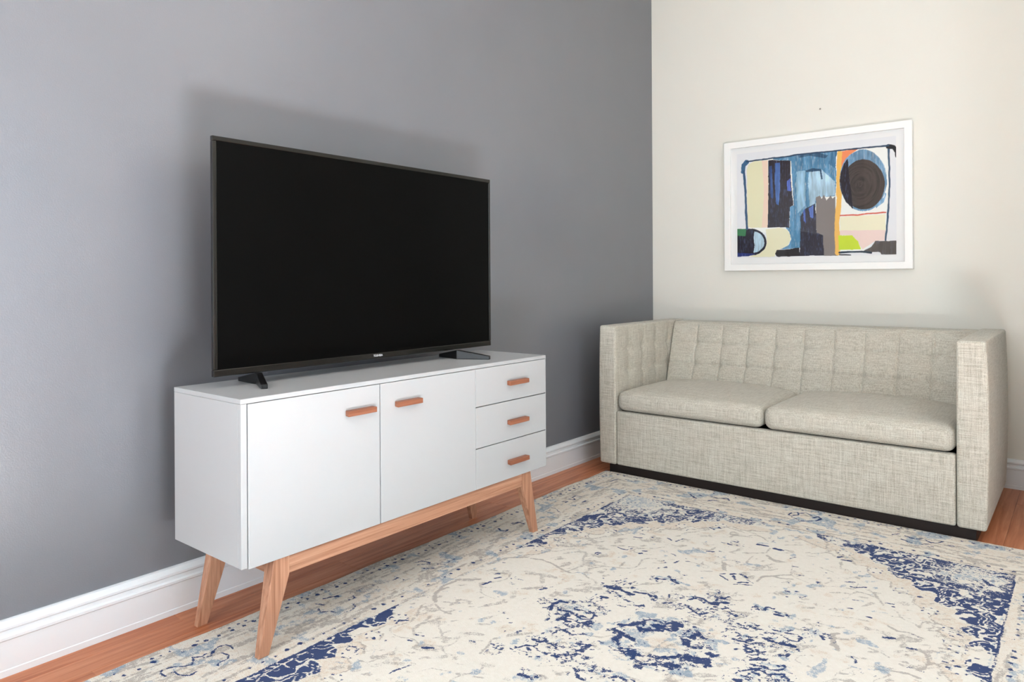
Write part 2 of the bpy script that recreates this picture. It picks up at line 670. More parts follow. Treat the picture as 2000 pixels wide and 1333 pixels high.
l 3.6 0.6 1886,-1919 1893,-1870 1870,-1858
l 3.6 0.6 1846,-1979 1846,-1944 1867,-1927 1881,-1938
l 8.9 0.5 1595,-1582 1619,-1553
l 8.3 0.4 1545,-1787 1576,-1753
g 4.3 0.9 1740,-2131 1772,-2115 1806,-2105 1831,-2110
g 5 0.9 1806,-1954 1825,-1975 1835,-2009 1834,-2050 1820,-2071
g 4.5 0.8 1631,-1659 1654,-1692 1675,-1733
g 4.2 0.8 1713,-1863 1739,-1883 1765,-1871 1800,-1883
g 6 0.9 1607,-2011 1617,-2050 1638,-2086
g 3.8 0.7 1774,-1806 1785,-1823 1786,-1780 1798,-1762
g 3.8 0.7 1806,-1814 1816,-1790 1832,-1786 1825,-1815 1807,-1822
g 3.9 0.7 1805,-1695 1824,-1689
g 3.5 0.6 1700,-2030 1736,-2038 1751,-2047
g 7.5 0.5 1785,-2014 1801,-1987
g 7.3 0.5 1784,-2069 1813,-2060
g 3.7 0.6 1571,-1897 1621,-1875 1664,-1867
g 3.4 0.6 1861,-2048 1870,-2066
g 3.7 0.6 1592,-1881 1618,-1887
g 6.3 0.8 537,-2230 548,-2151 604,-2099
g 5.1 0.9 596,-2344 544,-2385 537,-2450 554,-2509
g 3.1 0.6 714,-2851 719,-2817 768,-2818
g 2.4 0.7 840,-2854 857,-2822 904,-2804
"""
ART_SHAPES = """
p 0 f2efe8 - 622,1646 651,1675 743,1675 906,1681 1111,1681 1250,1678 1355,1671 1360,1494 1353,1323 1341,1190 1295,1189 1230,1130 1118,1133 627,1286 617,1461
p 0 e4dfba - 617,1625 629,1659 658,1672 740,1671 743,1486 737,1287 649,1288 623,1293 619,1461
p 0 f3d3bd - 704,1671 740,1671 743,1486 737,1287 702,1288 717,1453 714,1594
p 0 4f83a6 brush 770,1676 879,1684 1111,1681 1108,1609 1102,1438 1002,1438 999,1385 930,1349 918,1166 809,1159 853,1182 867,1215 857,1257 837,1282 860,1284 864,1394 883,1403 869,1654 770,1669
p 0 a9c6d6 brush 964,1583 1029,1590 1098,1517 1100,1441 1002,1438 996,1405 970,1387 961,1502
p 0 8fb5ca brush 899,1590 945,1592 944,1396 904,1357 898,1481
p 0 315672 brush 906,1681 1010,1683 1067,1660 1051,1647 971,1669 912,1665
p 0 234661 brush 945,1592 990,1598 1029,1590 1038,1536 1030,1533 1022,1581 951,1581
p 0 3d6d8f brush 1074,1672 1111,1680 1104,1583 1089,1598 1067,1613
p 0 2a1f26 dark 743,1670 866,1656 868,1538 881,1403 864,1394 857,1281 737,1287 743,1486
p 0 4a6cab brush 781,1650 808,1651 808,1488 800,1409 786,1417 778,1546
p 0 596fc4 brush 846,1540 865,1555 868,1483 848,1488
p 0 33518c brush 749,1633 763,1638 769,1449 755,1457
p 0 e6e1bf - 727,1278 810,1281 847,1268 864,1236 863,1209 846,1178 809,1161 782,1142 776,1117 626,1121 698,1145 733,1200
p 0 26222c dark 559,1287 627,1285 646,1284 658,1282 670,1279 681,1274 691,1269 701,1262 709,1254 716,1246 722,1237 726,1228 730,1218 731,1208 731,1198 729,1188 726,1179 722,1170 716,1161 708,1154 700,1147 691,1141 680,1136 669,1132 657,1130 645,1129 558,1123
p 0 b3ccda brush 659,1268 663,1267 674,1264 684,1259 693,1253 701,1245 707,1237 712,1228 716,1219 718,1209 718,1199 716,1189 712,1180 707,1171 700,1164 692,1157 683,1151 673,1147 662,1145 655,1146 662,1188 656,1224
p 0 3f7d52 - 559,1287 614,1284 609,1244 559,1247
p 0 2a3573 dark 558,1148 669,1138 626,1124 558,1123
p 0 241c1e - 778,1135 788,1155 850,1160 911,1166 916,1121 1040,1120 788,1118
p 0 2c2632 dark 919,1339 940,1375 995,1404 1001,1344 1002,1244 1037,1235 1042,1119 915,1121
p 0 3c55a0 brush 934,1369 944,1378 949,1300 937,1314
p 0 5b74bd brush 963,1381 989,1398 986,1325 970,1333
p 0 857b77 - 1001,1439 1022,1447 1031,1428 1044,1450 1056,1416 1076,1443 1088,1424 1100,1438 1104,1292 1113,1116 1040,1118 1037,1229 1002,1244
p 0 f8f6f2 - 1106,1652 1116,1657 1112,1569 1104,1576
p 0 fb8c5c - 1124,1675 1215,1678 1172,1651 1141,1599 1120,1528 1129,1606
l 13 f0bb60 - 1124,1666 1119,1555 1120,1423 1108,1292 1112,1133
p 0 ece6c8 - 1125,1324 1345,1325 1343,1244 1124,1250
p 0 ecd3ca - 1124,1250 1343,1244 1341,1190 1295,1187 1233,1146 1212,1182 1182,1222 1124,1225
p 0 cadc3a - 1116,1225 1185,1222 1212,1189 1227,1146 1116,1148
l 3.5 d5624c - 1125,1332 1207,1328 1266,1333 1345,1334
p 0 6f97b6 brush 1351,1499 1350,1474 1346,1449 1338,1426 1329,1405 1317,1387 1303,1371 1287,1359 1270,1351 1252,1347 1234,1347 1215,1352 1197,1360 1180,1372 1165,1389 1151,1408 1140,1430 1131,1454 1125,1480 1122,1507 1122,1534 1126,1560 1132,1584 1141,1607 1152,1627 1166,1644 1182,1657 1199,1666 1217,1672 1235,1673 1253,1670 1271,1662 1288,1651 1304,1636 1318,1618 1330,1598 1339,1575 1346,1550 1350,1525 1351,1499
p 0 463c38 swirl 1342,1479 1340,1458 1336,1438 1330,1420 1321,1402 1311,1388 1298,1375 1284,1366 1269,1359 1253,1356 1236,1356 1220,1360 1204,1367 1189,1377 1175,1390 1163,1406 1153,1424 1145,1444 1140,1465 1138,1486 1138,1508 1140,1529 1146,1549 1154,1568 1164,1584 1176,1597 1190,1608 1205,1616 1221,1620 1238,1621 1254,1618 1270,1612 1285,1603 1299,1591 1312,1576 1322,1559 1330,1541 1337,1521 1340,1500 1342,1479
p 0 241d24 dark 1126,1554 1144,1605 1166,1632 1169,1550 1180,1458 1189,1362 1153,1401 1132,1455 1122,1515
p 0 7ba6c6 brush 1296,1371 1337,1413 1342,1438 1349,1431 1336,1388 1302,1358
p 0 57504c dark 1233,1135 1277,1159 1296,1188 1394,1187 1394,1114 1324,1117 1318,1129
l 5 2b3a48 - 1121,1133 1176,1135 1230,1134 1277,1128
l 3 17131a - 1121,1122 1176,1117
l 4.5 325069 - 1360,1668 1364,1493 1356,1323 1344,1192
l 11 16121a - 1360,1673 1383,1667 1395,1651
l 4 16121a - 1394,1654 1396,1616
l 13 3b6488 - 596,1620 598,1655 618,1673
l 4 28415a - 618,1675 729,1678 852,1680 906,1683 1111,1681 1244,1680 1361,1677
l 6.5 2f5274 - 601,1619 610,1497 613,1390 617,1286
"""
# ------------------------------------------------------------------ materials
M = {}
w = Mat('slate_wall_paint', (119, 120, 126), 0.31, 0.8)
nz = w.noise(260, w.coords(), 1, 0.6)
nb = w.noise(3.0, w.coords(), 2)
w.base(w.mix(nb, (116, 117, 123), (122, 123, 129)))
w.bump(nz, 0.10, 0.002)
M['slate'] = w
w = Mat('cream_wall_paint', (229, 226, 216), 0.6, 0.3)
w.bump(w.noise(220, w.coords(), 1), 0.04, 0.002)
M['cream'] = w
M['ceiling'] = Mat('ceiling_paint', (242, 240, 235), 0.8, 0.2)
w = Mat('trim_paint', (230, 233, 236), 0.35, 0.45)
M['trim'] = w
M['floor'] = wood('floor_oak', 'y', (164, 90, 54), (198, 126, 88), (220, 154, 118), 0.33, True, 0.8)
M['subfloor'] = Mat('subfloor_gap', (52, 28, 18), 0.8, 0.1)
M['walnut_y'] = wood('walnut_rail', 'y', (154, 106, 80), (188, 138, 110), (208, 162, 134), k=1.9)
M['walnut_x'] = wood('walnut_side_rail', 'x', (154, 106, 80), (188, 138, 110), (208, 162, 134), k=1.9)
M['walnut_z'] = wood('walnut_leg', 'z', (154, 106, 80), (188, 138, 110), (208, 162, 134), k=1.9)
M['handle'] = wood('walnut_handle', 'y', (122, 70, 50), (150, 94, 70), (170, 114, 88), 0.45)
w = Mat('white_lacquer', (182, 183, 184), 0.34, 0.4)
M['lacquer'] = w
M['shadow_gap'] = Mat('front_gap_shade', (60, 56, 52), 0.8, 0.1)
M['black_plastic'] = Mat('black_plastic', (16, 15, 16), 0.28, 0.5)
w = Mat('bezel_plastic', (12, 11, 11), 0.2, 0.45)
w.p.inputs['Coat Weight'].default_value = 0.35
M['bezel'] = w
w = Mat('screen_glass', (3, 3, 3), 0.34, 0.09)
M['screen'] = w
M['logo'] = Mat('logo_print', (225, 225, 228), 0.4, 0.4)
M['frame_white'] = Mat('frame_white', (246, 244, 240), 0.4, 0.4)
M['mat_board'] = Mat('mat_board', (248, 247, 245), 0.8, 0.2)
M['black_base'] = Mat('black_base', (30, 21, 19), 0.5, 0.3)
M['deck_shade'] = Mat('deck_gap_shade', (20, 18, 17), 0.9, 0.1)
M['vinyl'] = Mat('window_white', (235, 235, 232), 0.5, 0.4)
M['lamp'] = Mat('opal_glass', (250, 246, 238), 0.4, 0.4)
M['lamp'].p.inputs['Emission Color'].default_value = (1.0, 0.95, 0.88, 1)
M['lamp'].p.inputs['Emission Strength'].default_value = 6.0
M['brass'] = Mat('nail_steel', (150, 148, 142), 0.4, 0.5, 0.8)

# linen weave: threads running along the three axes
w = Mat('linen_weave', (196, 193, 183), 0.9, 0.12)
tx = w.noise(1.0, w.coords((14, 330, 330)), 1.5, 0.6)
tz = w.noise(1.0, w.coords((330, 330, 14), (3, 1, 7)), 1.5, 0.6)
ty = w.noise(1.0, w.coords((330, 14, 330), (9, 4, 2)), 1.0, 0.6)
th = w.math('ADD', w.math('ADD', tx, tz), w.math('MULTIPLY', ty, 0.7))
th = w.math('DIVIDE', th, 2.7)
cl = w.noise(5.0, w.coords(), 2)
colr = w.ramp(th, [(0.36, (158, 151, 137)), (0.50, (192, 187, 173)), (0.63, (214, 210, 198))])
w.base(w.mix(w.math('MULTIPLY', cl, 0.25), colr, (190, 182, 170)))
w.bump(tx, 0.30, 0.002)
w.p.inputs['Sheen Weight'].default_value = 0.15
M['linen'] = w

# rug: woven figure carried by mesh attributes, ragged at yarn scale
w = Mat('rug_pile', (226, 218, 200), 0.95, 0.05)
co = w.coords()
yn = w.noise(330, co, 1, 0.7)
yb = w.noise(75, co, 2, 0.65)
rag = w.math('ADD', w.math('MULTIPLY', w.math('SUBTRACT', yn, 0.5), 1.1), w.math('MULTIPLY', w.math('SUBTRACT', yb, 0.5), 1.3))


def rug_layer(attr, soft):
    at = w.n('ShaderNodeAttribute', attribute_name=attr)
    v = w.math('ADD', at.outputs['Fac'], w.math('MULTIPLY', rag, w.math('MINIMUM', w.math('MULTIPLY', at.outputs['Fac'], 3.0), 1.0)))
    return w.math('MULTIPLY', w.math('SUBTRACT', v, 0.5 - 0.5 / soft), soft, clamp=True)


c = w.mix(yb, (222, 216, 204), (236, 232, 223))
c = w.mix(w.math('MULTIPLY', rug_layer('tan', 2.2), 0.62), c, (206, 184, 160))
c = w.mix(w.math('MULTIPLY', rug_layer('grey', 3.0), 0.78), c, (170, 163, 156))
c = w.mix(w.math('MULTIPLY', rug_layer('pale', 3.0), 0.75), c, (138, 160, 180))
c = w.mix(w.math('MULTIPLY', rug_layer('navy', 6.0), 0.95), c, (36, 60, 108))
w.base(c)
w.bump(yn, 0.5, 0.003)
M['rug'] = w

w = Mat('art_print', (240, 238, 232), 0.6, 0.25)
at = w.n('ShaderNodeAttribute', attribute_name='paint')
w.link(at.outputs['Color'], w.p.inputs['Base Color'])
M['art'] = w

g = Mat('clear_pane', (255, 255, 255))
tr = g.n('ShaderNodeBsdfTransparent')
gl = g.n('ShaderNodeBsdfGlossy')
gl.inputs['Roughness'].default_value = 0.02
fr = g.n('ShaderNodeFresnel')
fr.inputs['IOR'].default_value = 1.45
mx = g.n('ShaderNodeMixShader')
geo = g.n('ShaderNodeNewGeometry')
g.link(g.math('MULTIPLY', fr.outputs[0], g.math('SUBTRACT', 1.0, geo.outputs['Backfacing'])), mx.inputs[0])
g.link(tr.outputs[0], mx.inputs[1])
g.link(gl.outputs[0], mx.inputs[2])
g.link(mx.outputs[0], g.t.nodes['Material Output'].inputs['Surface'])
M['pane'] = g

# ------------------------------------------------------------------ room shell
RX, RY, RZ = 3.40, -5.60, 2.95       # right wall, rear wall, ceiling


def wall_with_opening(name, lo, hi, axis, a0, a1, z0, z1, mat):
    """slab wall with one rectangular opening; axis is the horizontal direction along the wall"""
    i = 'xy'.index(axis)
    parts = []

    def piece(s0, s1, b0, b1):
        l, h = list(lo), list(hi)
        l[i], h[i], l[2], h[2] = s0, s1, b0, b1
        parts.append((tuple(l), tuple(h)))
    piece(lo[i], a0, lo[2], hi[2])
    piece(a1, hi[i], lo[2], hi[2])
    piece(a0, a1, lo[2], z0)
    piece(a0, a1, z1, hi[2])
    return struct(boxes(name, parts, mat))


sub = struct(box('floor', (-0.15, RY - 0.15, -0.08), (RX + 0.15, 0.15, -0.018), M['subfloor']),
             'reddish brown hardwood floor of narrow boards')
struct(box('ceiling', (-0.15, RY - 0.15, RZ), (RX + 0.15, 0.15, RZ + 0.1), M['ceiling']))
struct(box('wall_left', (-0.15, RY - 0.15, -0.08), (0, 0.15, RZ), M['slate']), 'slate grey painted wall behind the television')
struct(box('wall_back', (0, 0, -0.08), (RX + 0.15, 0.15, RZ), M['cream']), 'cream painted wall behind the sofa')
wall_with_opening('wall_right', (RX, RY - 0.15, -0.08), (RX + 0.15, 0, RZ), 'y', -3.70, -2.35, 0.14, 2.28, M['cream'])
wall_with_opening('wall_front', (0, RY - 0.15, -0.08), (RX, RY, RZ), 'x', 0.65, 1.95, 0.65, 2.35, M['cream'])
struct(box('light_block_stub', (2.20, -0.85, 0), (2.32, 0, RZ), M['cream']))  # unseen stub, added to block window light from the cream wall's right end


def window_frame(name, axis, fixed, a0, a1, z0, z1):
    fr_, d = [], 0.05

    def bar(s0, s1, b0, b1, dd=d):
        if axis == 'y':
            fr_.append(((fixed, s0, b0), (fixed + dd, s1, b1)))
        else:
            fr_.append(((s0, fixed - dd, b0), (s1, fixed, b1)))
    t = 0.045
    bar(a0, a1, z0, z0 + t)
    bar(a0, a1, z1 - t, z1)
    bar(a0, a0 + t, z0 + t, z1 - t)
    bar(a1 - t, a1, z0 + t, z1 - t)
    zm = (z0 + z1) / 2
    if axis == 'x':
        bar(a0 + t, a1 - t, zm - 0.02, zm + 0.02)
    return struct(boxes(name, fr_, M['vinyl']))


# unseen panel added in the right window; its gap narrows the sun to one patch
wall_with_opening('sun_gap_mask', (RX + 0.115, -3.72, 0.10), (RX + 0.125, -2.33, 2.32), 'y', -3.00, -2.47, 1.25, 1.95, M['ceiling'])
window_frame('window_1', 'y', RX + 0.06, -3.70, -2.35, 0.14, 2.28)
window_frame('fill_window', 'x', RY - 0.06, 0.65, 1.95, 0.65, 2.35)  # unseen rear window, added and placed for its fill light

# hardwood boards, laid lengthwise along the slate wall
BW = 0.083
rng = np.random.RandomState(4)
plank_mesh = {}


def plank(x0, y0, ln):
    key = round(ln, 3)
    if key not in plank_mesh:
        o = box('plank', (0.0003, 0.0003, -0.018), (BW - 0.0003, ln - 0.0003, 0.0), M['floor'], sub, 0.0006, 1)
        plank_mesh[key] = o.data
    else:
        o = bpy.data.objects.new('plank', plank_mesh[key])
        COL.objects.link(o)
        o.parent = sub
    o.location = (x0, y0, 0)


nrow = int((RX - 0.0) / BW) + 1
lens = [1.40, 1.12, 0.84]
for r in range(nrow):
    y = RY - rng.choice([0.0, 0.28, 0.56, 0.84])
    while y < -0.02:
        ln = lens[rng.randint(3)]
        if y + ln > 0:
            ln = round(-y, 2)
        if ln > 0.05:
            plank(r * BW, y, ln)
        y += ln

# baseboards: shoe, flat field and stepped cap
PROF = [(0, 0), (0.0255, 0), (0.0252, 0.016), (0.0235, 0.018), (0.0225, 0.090), (0.026, 0.093), (0.026, 0.100),
        (0.020, 0.104), (0.019, 0.114), (0.0225, 0.118), (0.0225, 0.124), (0.018, 0.129), (0.012, 0.136), (0.006, 0.138), (0, 0.138)]
struct(extrude_profile('baseboard_left', PROF, (0, RY, 0), (0, -0.0005, 0), (1, 0, 0), M['trim']), 'tall white moulded baseboard under the slate wall')
PB = [(a * 0.75, b) for a, b in PROF]
struct(extrude_profile('baseboard_back', PB, (0.031, 0, 0), (2.20, 0, 0), (0, -1, 0), M['trim']), 'tall white moulded baseboard under the cream wall')
struct(extrude_profile('baseboard_right', PB, (RX, RY, 0), (RX, 0, 0), (-1, 0, 0), M['trim']))

# ceiling lamp (outside the frame, mirrored softly in the slate paint)
lamp = thing('ceiling_lamp', (2.75, -1.35, RZ), 'round flush opal glass lamp on the ceiling', 'lamp')


def lathe(name, prof, centre, mat, parent, n=40):
    v, f = [], []
    for r_, z_ in prof:
        for k in range(n):
            t = 2 * math.pi * k / n
            v.append((centre[0] + r_ * math.cos(t), centre[1] + r_ * math.sin(t), centre[2] + z_))
    for i in range(len(prof) - 1):
        for k in range(n):
            a, b = i * n + k, i * n + (k + 1) % n
            f.append((a, b, b + n, a + n))
    f.append(tuple(range(n))[::-1])
    f.append(tuple(range((len(prof) - 1) * n, len(prof) * n)))
    return me_obj(name, v, f, mat, parent, True)


lathe('lamp_shade', [(0.02, -0.10), (0.16, -0.092), (0.26, -0.06), (0.30, -0.015)], (2.75, -1.35, RZ), M['lamp'], lamp)
lathe('ceiling_plate', [(0.32, -0.015), (0.32, -0.0005)], (2.75, -1.35, RZ), M['frame_white'], lamp)

# ------------------------------------------------------------------ sideboard
CXB, CXF, CY0, CY1, CZ0, CZ1 = 0.128, 0.480, -3.1245, -1.8135, 0.2626, 0.6972
sb = thing('sideboard', (0.305, -2.469, 0.0), 'white sideboard with two doors, three drawers and splayed walnut legs', 'sideboard')
body = box('carcass', (CXB, CY0, CZ0), (CXF - 0.016, CY1, CZ1 - 0.0135), M['lacquer'], sb, 0.0008)
top = box('top_panel', (CXB, CY0 - 0.0006, CZ1 - 0.013), (CXF, CY1 + 0.0006, CZ1), M['lacquer'], sb, 0.0012)
for ya, yb_ in ((CY0, CY0 + 0.0165), (CY1 - 0.0035, CY1)):
    box('front_edge', (CXF - 0.016, ya, CZ0), (CXF - 0.0002, yb_, CZ1 - 0.0135), M['lacquer'], sb, 0.0006)
boxes('front_gap', [((CXF - 0.016, CY0 + 0.017, CZ0 + 0.002), (CXF - 0.012, CY1 - 0.004, CZ1 - 0.014))], M['shadow_gap'], sb)  # dark sheet behind the fronts, its colour standing in for shade in the gaps


def front(name, y0, y1, z0, z1, hy0, hy1, hz):
    d_ = box(name, (CXF - 0.0118, y0, z0), (CXF + 0.002, y1, z1), M['lacquer'], sb, 0.0012)
    # tapered walnut bar with bevelled ends
    xb, xf = CXF + 0.002, CXF + 0.021
    hexa('handle', [(xb, hy0 + 0.004, hz - 0.0075), (xb, hy1 - 0.004, hz - 0.0075), (xb, hy1 - 0.004, hz + 0.0085), (xb, hy0 + 0.004, hz + 0.0085)],
         [(xf, hy0, hz - 0.0085), (xf, hy1, hz - 0.0085), (xf, hy1, hz + 0.0075), (xf, hy0, hz + 0.0075)], M['handle'], d_, 0.0012)
    return d_


ZT = CZ1 - 0.0145
ZB = 0.2585
front('door', CY0 + 0.0190, -2.6690, ZB, ZT, -2.8010, -2.6945, 0.6130)
front('door', -2.6655, -2.2330, ZB, ZT, -2.6120, -2.5050, 0.6140)
for z0, z1, hz in ((0.5495, ZT, 0.6150), (0.4030, 0.5465, 0.4690), (ZB, 0.4000, 0.3210)):
    front('drawer', -2.2318, CY1 - 0.0042, z0, z1, -2.0620, -1.9470, hz)


def leg(side, xf0, xf1, xt0, xt1, zfoot):
    """splayed leg; side -1 toward the window end, +1 toward the corner"""
    yc = -2.469
    o_t, i_t, i_k, o_b, i_b = 0.559, 0.511, 0.512, 0.6060, 0.5750
    sec = []
    for zz, o_, i_, xa, xb in ((zfoot, o_b, i_b, xf0, xf1), (0.2074, o_t + 0.0090, i_k, xt0 + 0.2 * (xf0 - xt0), xt1 + 0.2 * (xf1 - xt1)), (CZ0, o_t, i_t, xt0, xt1)):
        sec.append([(xa, yc + side * o_, zz), (xb, yc + side * o_, zz), (xb, yc + side * i_, zz), (xa, yc + side * i_, zz)])
    v = [p for s_ in sec for p in s_]
    f = [(3, 2, 1, 0), (8, 9, 10, 11)]
    for q in range(2):
        for k in range(4):
            a, b = q * 4 + k, q * 4 + (k + 1) % 4
            f.append((a, b, b + 4, a + 4))
    b = bmesh.new()
    vs = [b.verts.new(p) for p in v]
    for q in f:
        b.faces.new([vs[i] for i in q])
    bmesh.ops.recalc_face_normals(b, faces=b.faces)
    bmesh.ops.bevel(b, geom=[e for e in b.edges if abs((e.verts[0].co - e.verts[1].co).z) > 0.02], offset=0.0018, segments=2, affect='EDGES', profile=0.5)
    bm_obj('leg', b, M['walnut_z'], sb)


for sd in (-1, 1):
    leg(sd, 0.4545, 0.4745, 0.4340, 0.4745, 0.0125)
    leg(sd, 0.1370, 0.1560, 0.1370, 0.1760, 0.0)
box('apron', (0.449, -2.980, 0.2074), (0.4715, -1.958, CZ0), M['walnut_y'], sb, 0.001)
box('rear_apron', (0.139, -2.980, 0.2074), (0.160, -1.958, CZ0), M['walnut_y'], sb, 0.001)
for ya, yb_ in ((-3.020, -3.000), (-1.938, -1.918)):
    box('side_rail', (0.176, ya, 0.2080), (0.434, yb_, CZ0), M['walnut_x'], sb, 0.001)

# ------------------------------------------------------------------ television
TVX, TY0, TY1, TZ0, TZ1 = 0.262, -3.0785, -1.8921, 0.7300, 1.4062
tv = thing('television', (0.27, -2.485, CZ1), 'wide flat screen television switched off on the white sideboard', 'television')
bm = bmesh.new()
BL, BT, BB = 0.0125, 0.0140, 0.0200
ya, yb_, za, zb = TY0 + BL, TY1 - 0.0095, TZ0 + BB, TZ1 - BT
for lo, hi in (((TVX - 0.013, TY0, zb), (TVX, TY1, TZ1)), ((TVX - 0.013, TY0, TZ0), (TVX, TY1, za)),
               ((TVX - 0.013, TY0, za), (TVX, ya, zb)), ((TVX - 0.013, yb_, za), (TVX, TY1, zb))):
    box_bm(lo, hi, 0.002, 2, bm)
bm_obj('bezel', bm, M['bezel'], tv)
box('screen', (TVX - 0.012, ya - 0.001, za - 0.001), (TVX - 0.003, yb_ + 0.001, zb + 0.001), M['screen'], tv)
hexa('rear_housing', [(TVX - 0.013, TY0 + 0.02, TZ0 + 0.01), (TVX - 0.013, TY1 - 0.02, TZ0 + 0.01), (TVX - 0.013, TY1 - 0.02, TZ1 - 0.02), (TVX - 0.013, TY0 + 0.02, TZ1 - 0.02)],
     [(TVX - 0.075, TY0 + 0.16, TZ0 + 0.03), (TVX - 0.075, TY1 - 0.16, TZ0 + 0.03), (TVX - 0.075, TY1 - 0.16, TZ1 - 0.22), (TVX - 0.075, TY0 + 0.16, TZ1 - 0.22)], M['black_plastic'], tv)


def tv_foot(rear, hub, tip, th):
    """boomerang foot: low at both tips, rising to the television at the hub"""
    P = [np.array(q, float) for q in (rear, hub, tip)]
    hts = [0.012, 0.034, 0.013]
    v, f = [], []
    for i, p in enumerate(P):
        d_ = (P[min(i + 1, 2)] - P[max(i - 1, 0)])
        d_ /= np.linalg.norm(d_)
        nrm = np.array((-d_[1], d_[0])) * th / 2
        for s_, zz in ((1, 0), (-1, 0), (-1, hts[i]), (1, hts[i])):
            q = p + nrm * s_
            v.append((q[0], q[1], CZ1 + 0.0003 + zz))
    b = bmesh.new()
    vs = [b.verts.new(p) for p in v]
    for i in range(2):
        for k in range(4):
            a, c_ = i * 4 + k, i * 4 + (k + 1) % 4
            b.faces.new([vs[q] for q in (a, c_, c_ + 4, a + 4)])
    b.faces.new([vs[q] for q in (0, 1, 2, 3)])
    b.faces.new([vs[q] for q in (8, 9, 10, 11)])
    bmesh.ops.recalc_face_normals(b, faces=b.faces)
    bmesh.ops.bevel(b, geom=list(b.edges), offset=0.002, segments=2, affect='EDGES', profile=0.5)
    bm_obj('foot', b, M['black_plastic'], tv)


tv_foot((0.165, -2.940), (0.272, -2.945), (0.372, -2.990), 0.019)
tv_foot((0.180, -2.100), (0.290, -2.120), (0.402, -2.062), 0.019)

cu = bpy.data.curves.new('logo_lettering', 'FONT')
cu.body = 'TOSHIBA'
cu.size = 0.0098
cu.align_x = 'CENTER'
cu.offset = 0.00022
cu.extrude = 0.0002
tmp = bpy.data.objects.new('tmp_text', cu)
COL.objects.link(tmp)
dg = bpy.context.evaluated_depsgraph_get()
tm = bpy.data.meshes.new_from_object(tmp.evaluated_get(dg))
bpy.data.objects.remove(tmp)
vv = [(TVX + 0.0004 + q.co.z, -2.487 + q.co.x, TZ0 + 0.0075 + q.co.y) for q in tm.vertices]
ff = [list(q.vertices) for q in tm.polygons]
lg = me_obj('logo_lettering', vv, ff, M['logo'], tv)
lg['label'] = 'small white maker lettering on the lower bezel'

# ------------------------------------------------------------------ sofa
SXL, SXR, SIL, SIR, SYF, SZ0, SZP, SZA = 0.1924, 0.1924 + 1.670, 0.2860, 1.7674, -0.952, 0.0523, 0.3246, 0.7588
SYB = -0.150
sofa = thing('sofa', (1.027, -0.55, 0.0), 'light grey linen sofa with tufted back and two seat cushions', 'sofa')


def tuft(s_, t_, cells_s, cells_t):
    """surface height of a blind tufted square grid; s, t run in cell units"""
    us, ut = s_ - math.floor(s_), t_ - math.floor(t_)
    puff = (max(math.sin(math.pi * us), 0.0) ** 0.40) * (0.60 + 0.40 * max(math.sin(math.pi * ut), 0.0) ** 0.42)
    h = 0.0085 * puff
    ns, nt = round(s_), round(t_)
    ds, dt = s_ - ns, t_ - nt
    if 0 < ns < cells_s:
        h -= 0.0034 * math.exp(-(ds / 0.035) ** 2)
    if 0 < nt < cells_t:
        h -= 0.0030 * math.exp(-(dt / 0.05) ** 2)
    if 0 < ns < cells_s and 0 < nt < cells_t:
        d2 = ds * ds + dt * dt
        h -= 0.0085 * math.exp(-d2 / 0.012) + 0.0055 * math.exp(-d2 / 0.09)
    return h


def left_arm_deform(p, nrm):
    if nrm[0] > 0.5 and p[2] > 0.40:
        y_, z_ = p[1], p[2]
        s_ = (y_ + 0.952) / 0.150
        t_ = (z_ - 0.41) / 0.1135
        fade = min(max((y_ + 0.93) / 0.09, 0), 1) * min(max((0.755 - z_) / 0.03, 0), 1)
        p = p + np.array((0.75 * tuft(s_, t_, 99, 3) - 0.008, 0, 0)) * fade
    if nrm[0] < -0.5:
        p = p + np.array((-0.006, 0, 0)) * (1 - ((p[2] - 0.40) / 0.36) ** 2)
    return p


def right_arm_deform(p, nrm):
    if nrm[0] < -0.5 and p[2] > 0.40:
        s_ = (p[1] + 0.952) / 0.150
        t_ = (p[2] - 0.41) / 0.1135
        fade = min(max((p[1] + 0.93) / 0.09, 0), 1) * min(max((0.755 - p[2]) / 0.03, 0), 1)
        p = p - np.array((0.75 * tuft(s_, t_, 99, 3) - 0.008, 0, 0)) * fade
    if nrm[0] > 0.5:
        p = p + np.array((0.010, 0, 0)) * (1 - ((p[2] - 0.42) / 0.37) ** 2)
    return p


round_box('arm', (SXL, SYF, SZ0), (SIL, SYB, SZA), 0.011, (4, 70, 64), M['linen'], sofa, left_arm_deform)
round_box('arm', (SIR, SYF, SZ0), (SXR, SYB, SZA), 0.011, (4, 70, 64), M['linen'], sofa, right_arm_deform)

# tufted back: sloped front, rounded crest, flat rear
NX = 440
xs = np.linspace(SIL + 0.003, SIR - 0.003, NX)
prof = []
zb0, yb0, zt0, yt0 = 0.400, -0.399, 0.738, -0.292
for k in range(66):
    q = k / 65
    prof.append((yb0 + (yt0 - yb0) * q, zb0 + (zt0 - zb0) * q, True))
for k in range(1, 7):
    t = math.pi / 2 * k / 6
    prof.append((yt0 + 0.014 * math.sin(t) * 1.0, zt0 + 0.012 * math.sin(t), False))
prof += [(yt0 + 0.03, 0.7515, False), (-0.17, 0.7535, False), (-0.152, 0.748, False), (-0.148, 0.735, False), (-0.148, SZ0 + 0.01, False), (-0.30, SZ0 + 0.01, False), (-0.38, 0.30, False)]
sl = math.hypot(zt0 - zb0, yt0 - yb0)
nv = np.array((0, -(zt0 - zb0) / sl, (yt0 - yb0) / sl))
COLS = [SIL + 0.003, 0.4375, 0.5850, 0.7295, 0.8750, 1.0215, 1.1670, 1.3070, 1.4535, 1.6010, SIR - 0.003]
ROWS = [0.400, 0.5240, 0.6370, 0.7430]
vv, ff = [], []
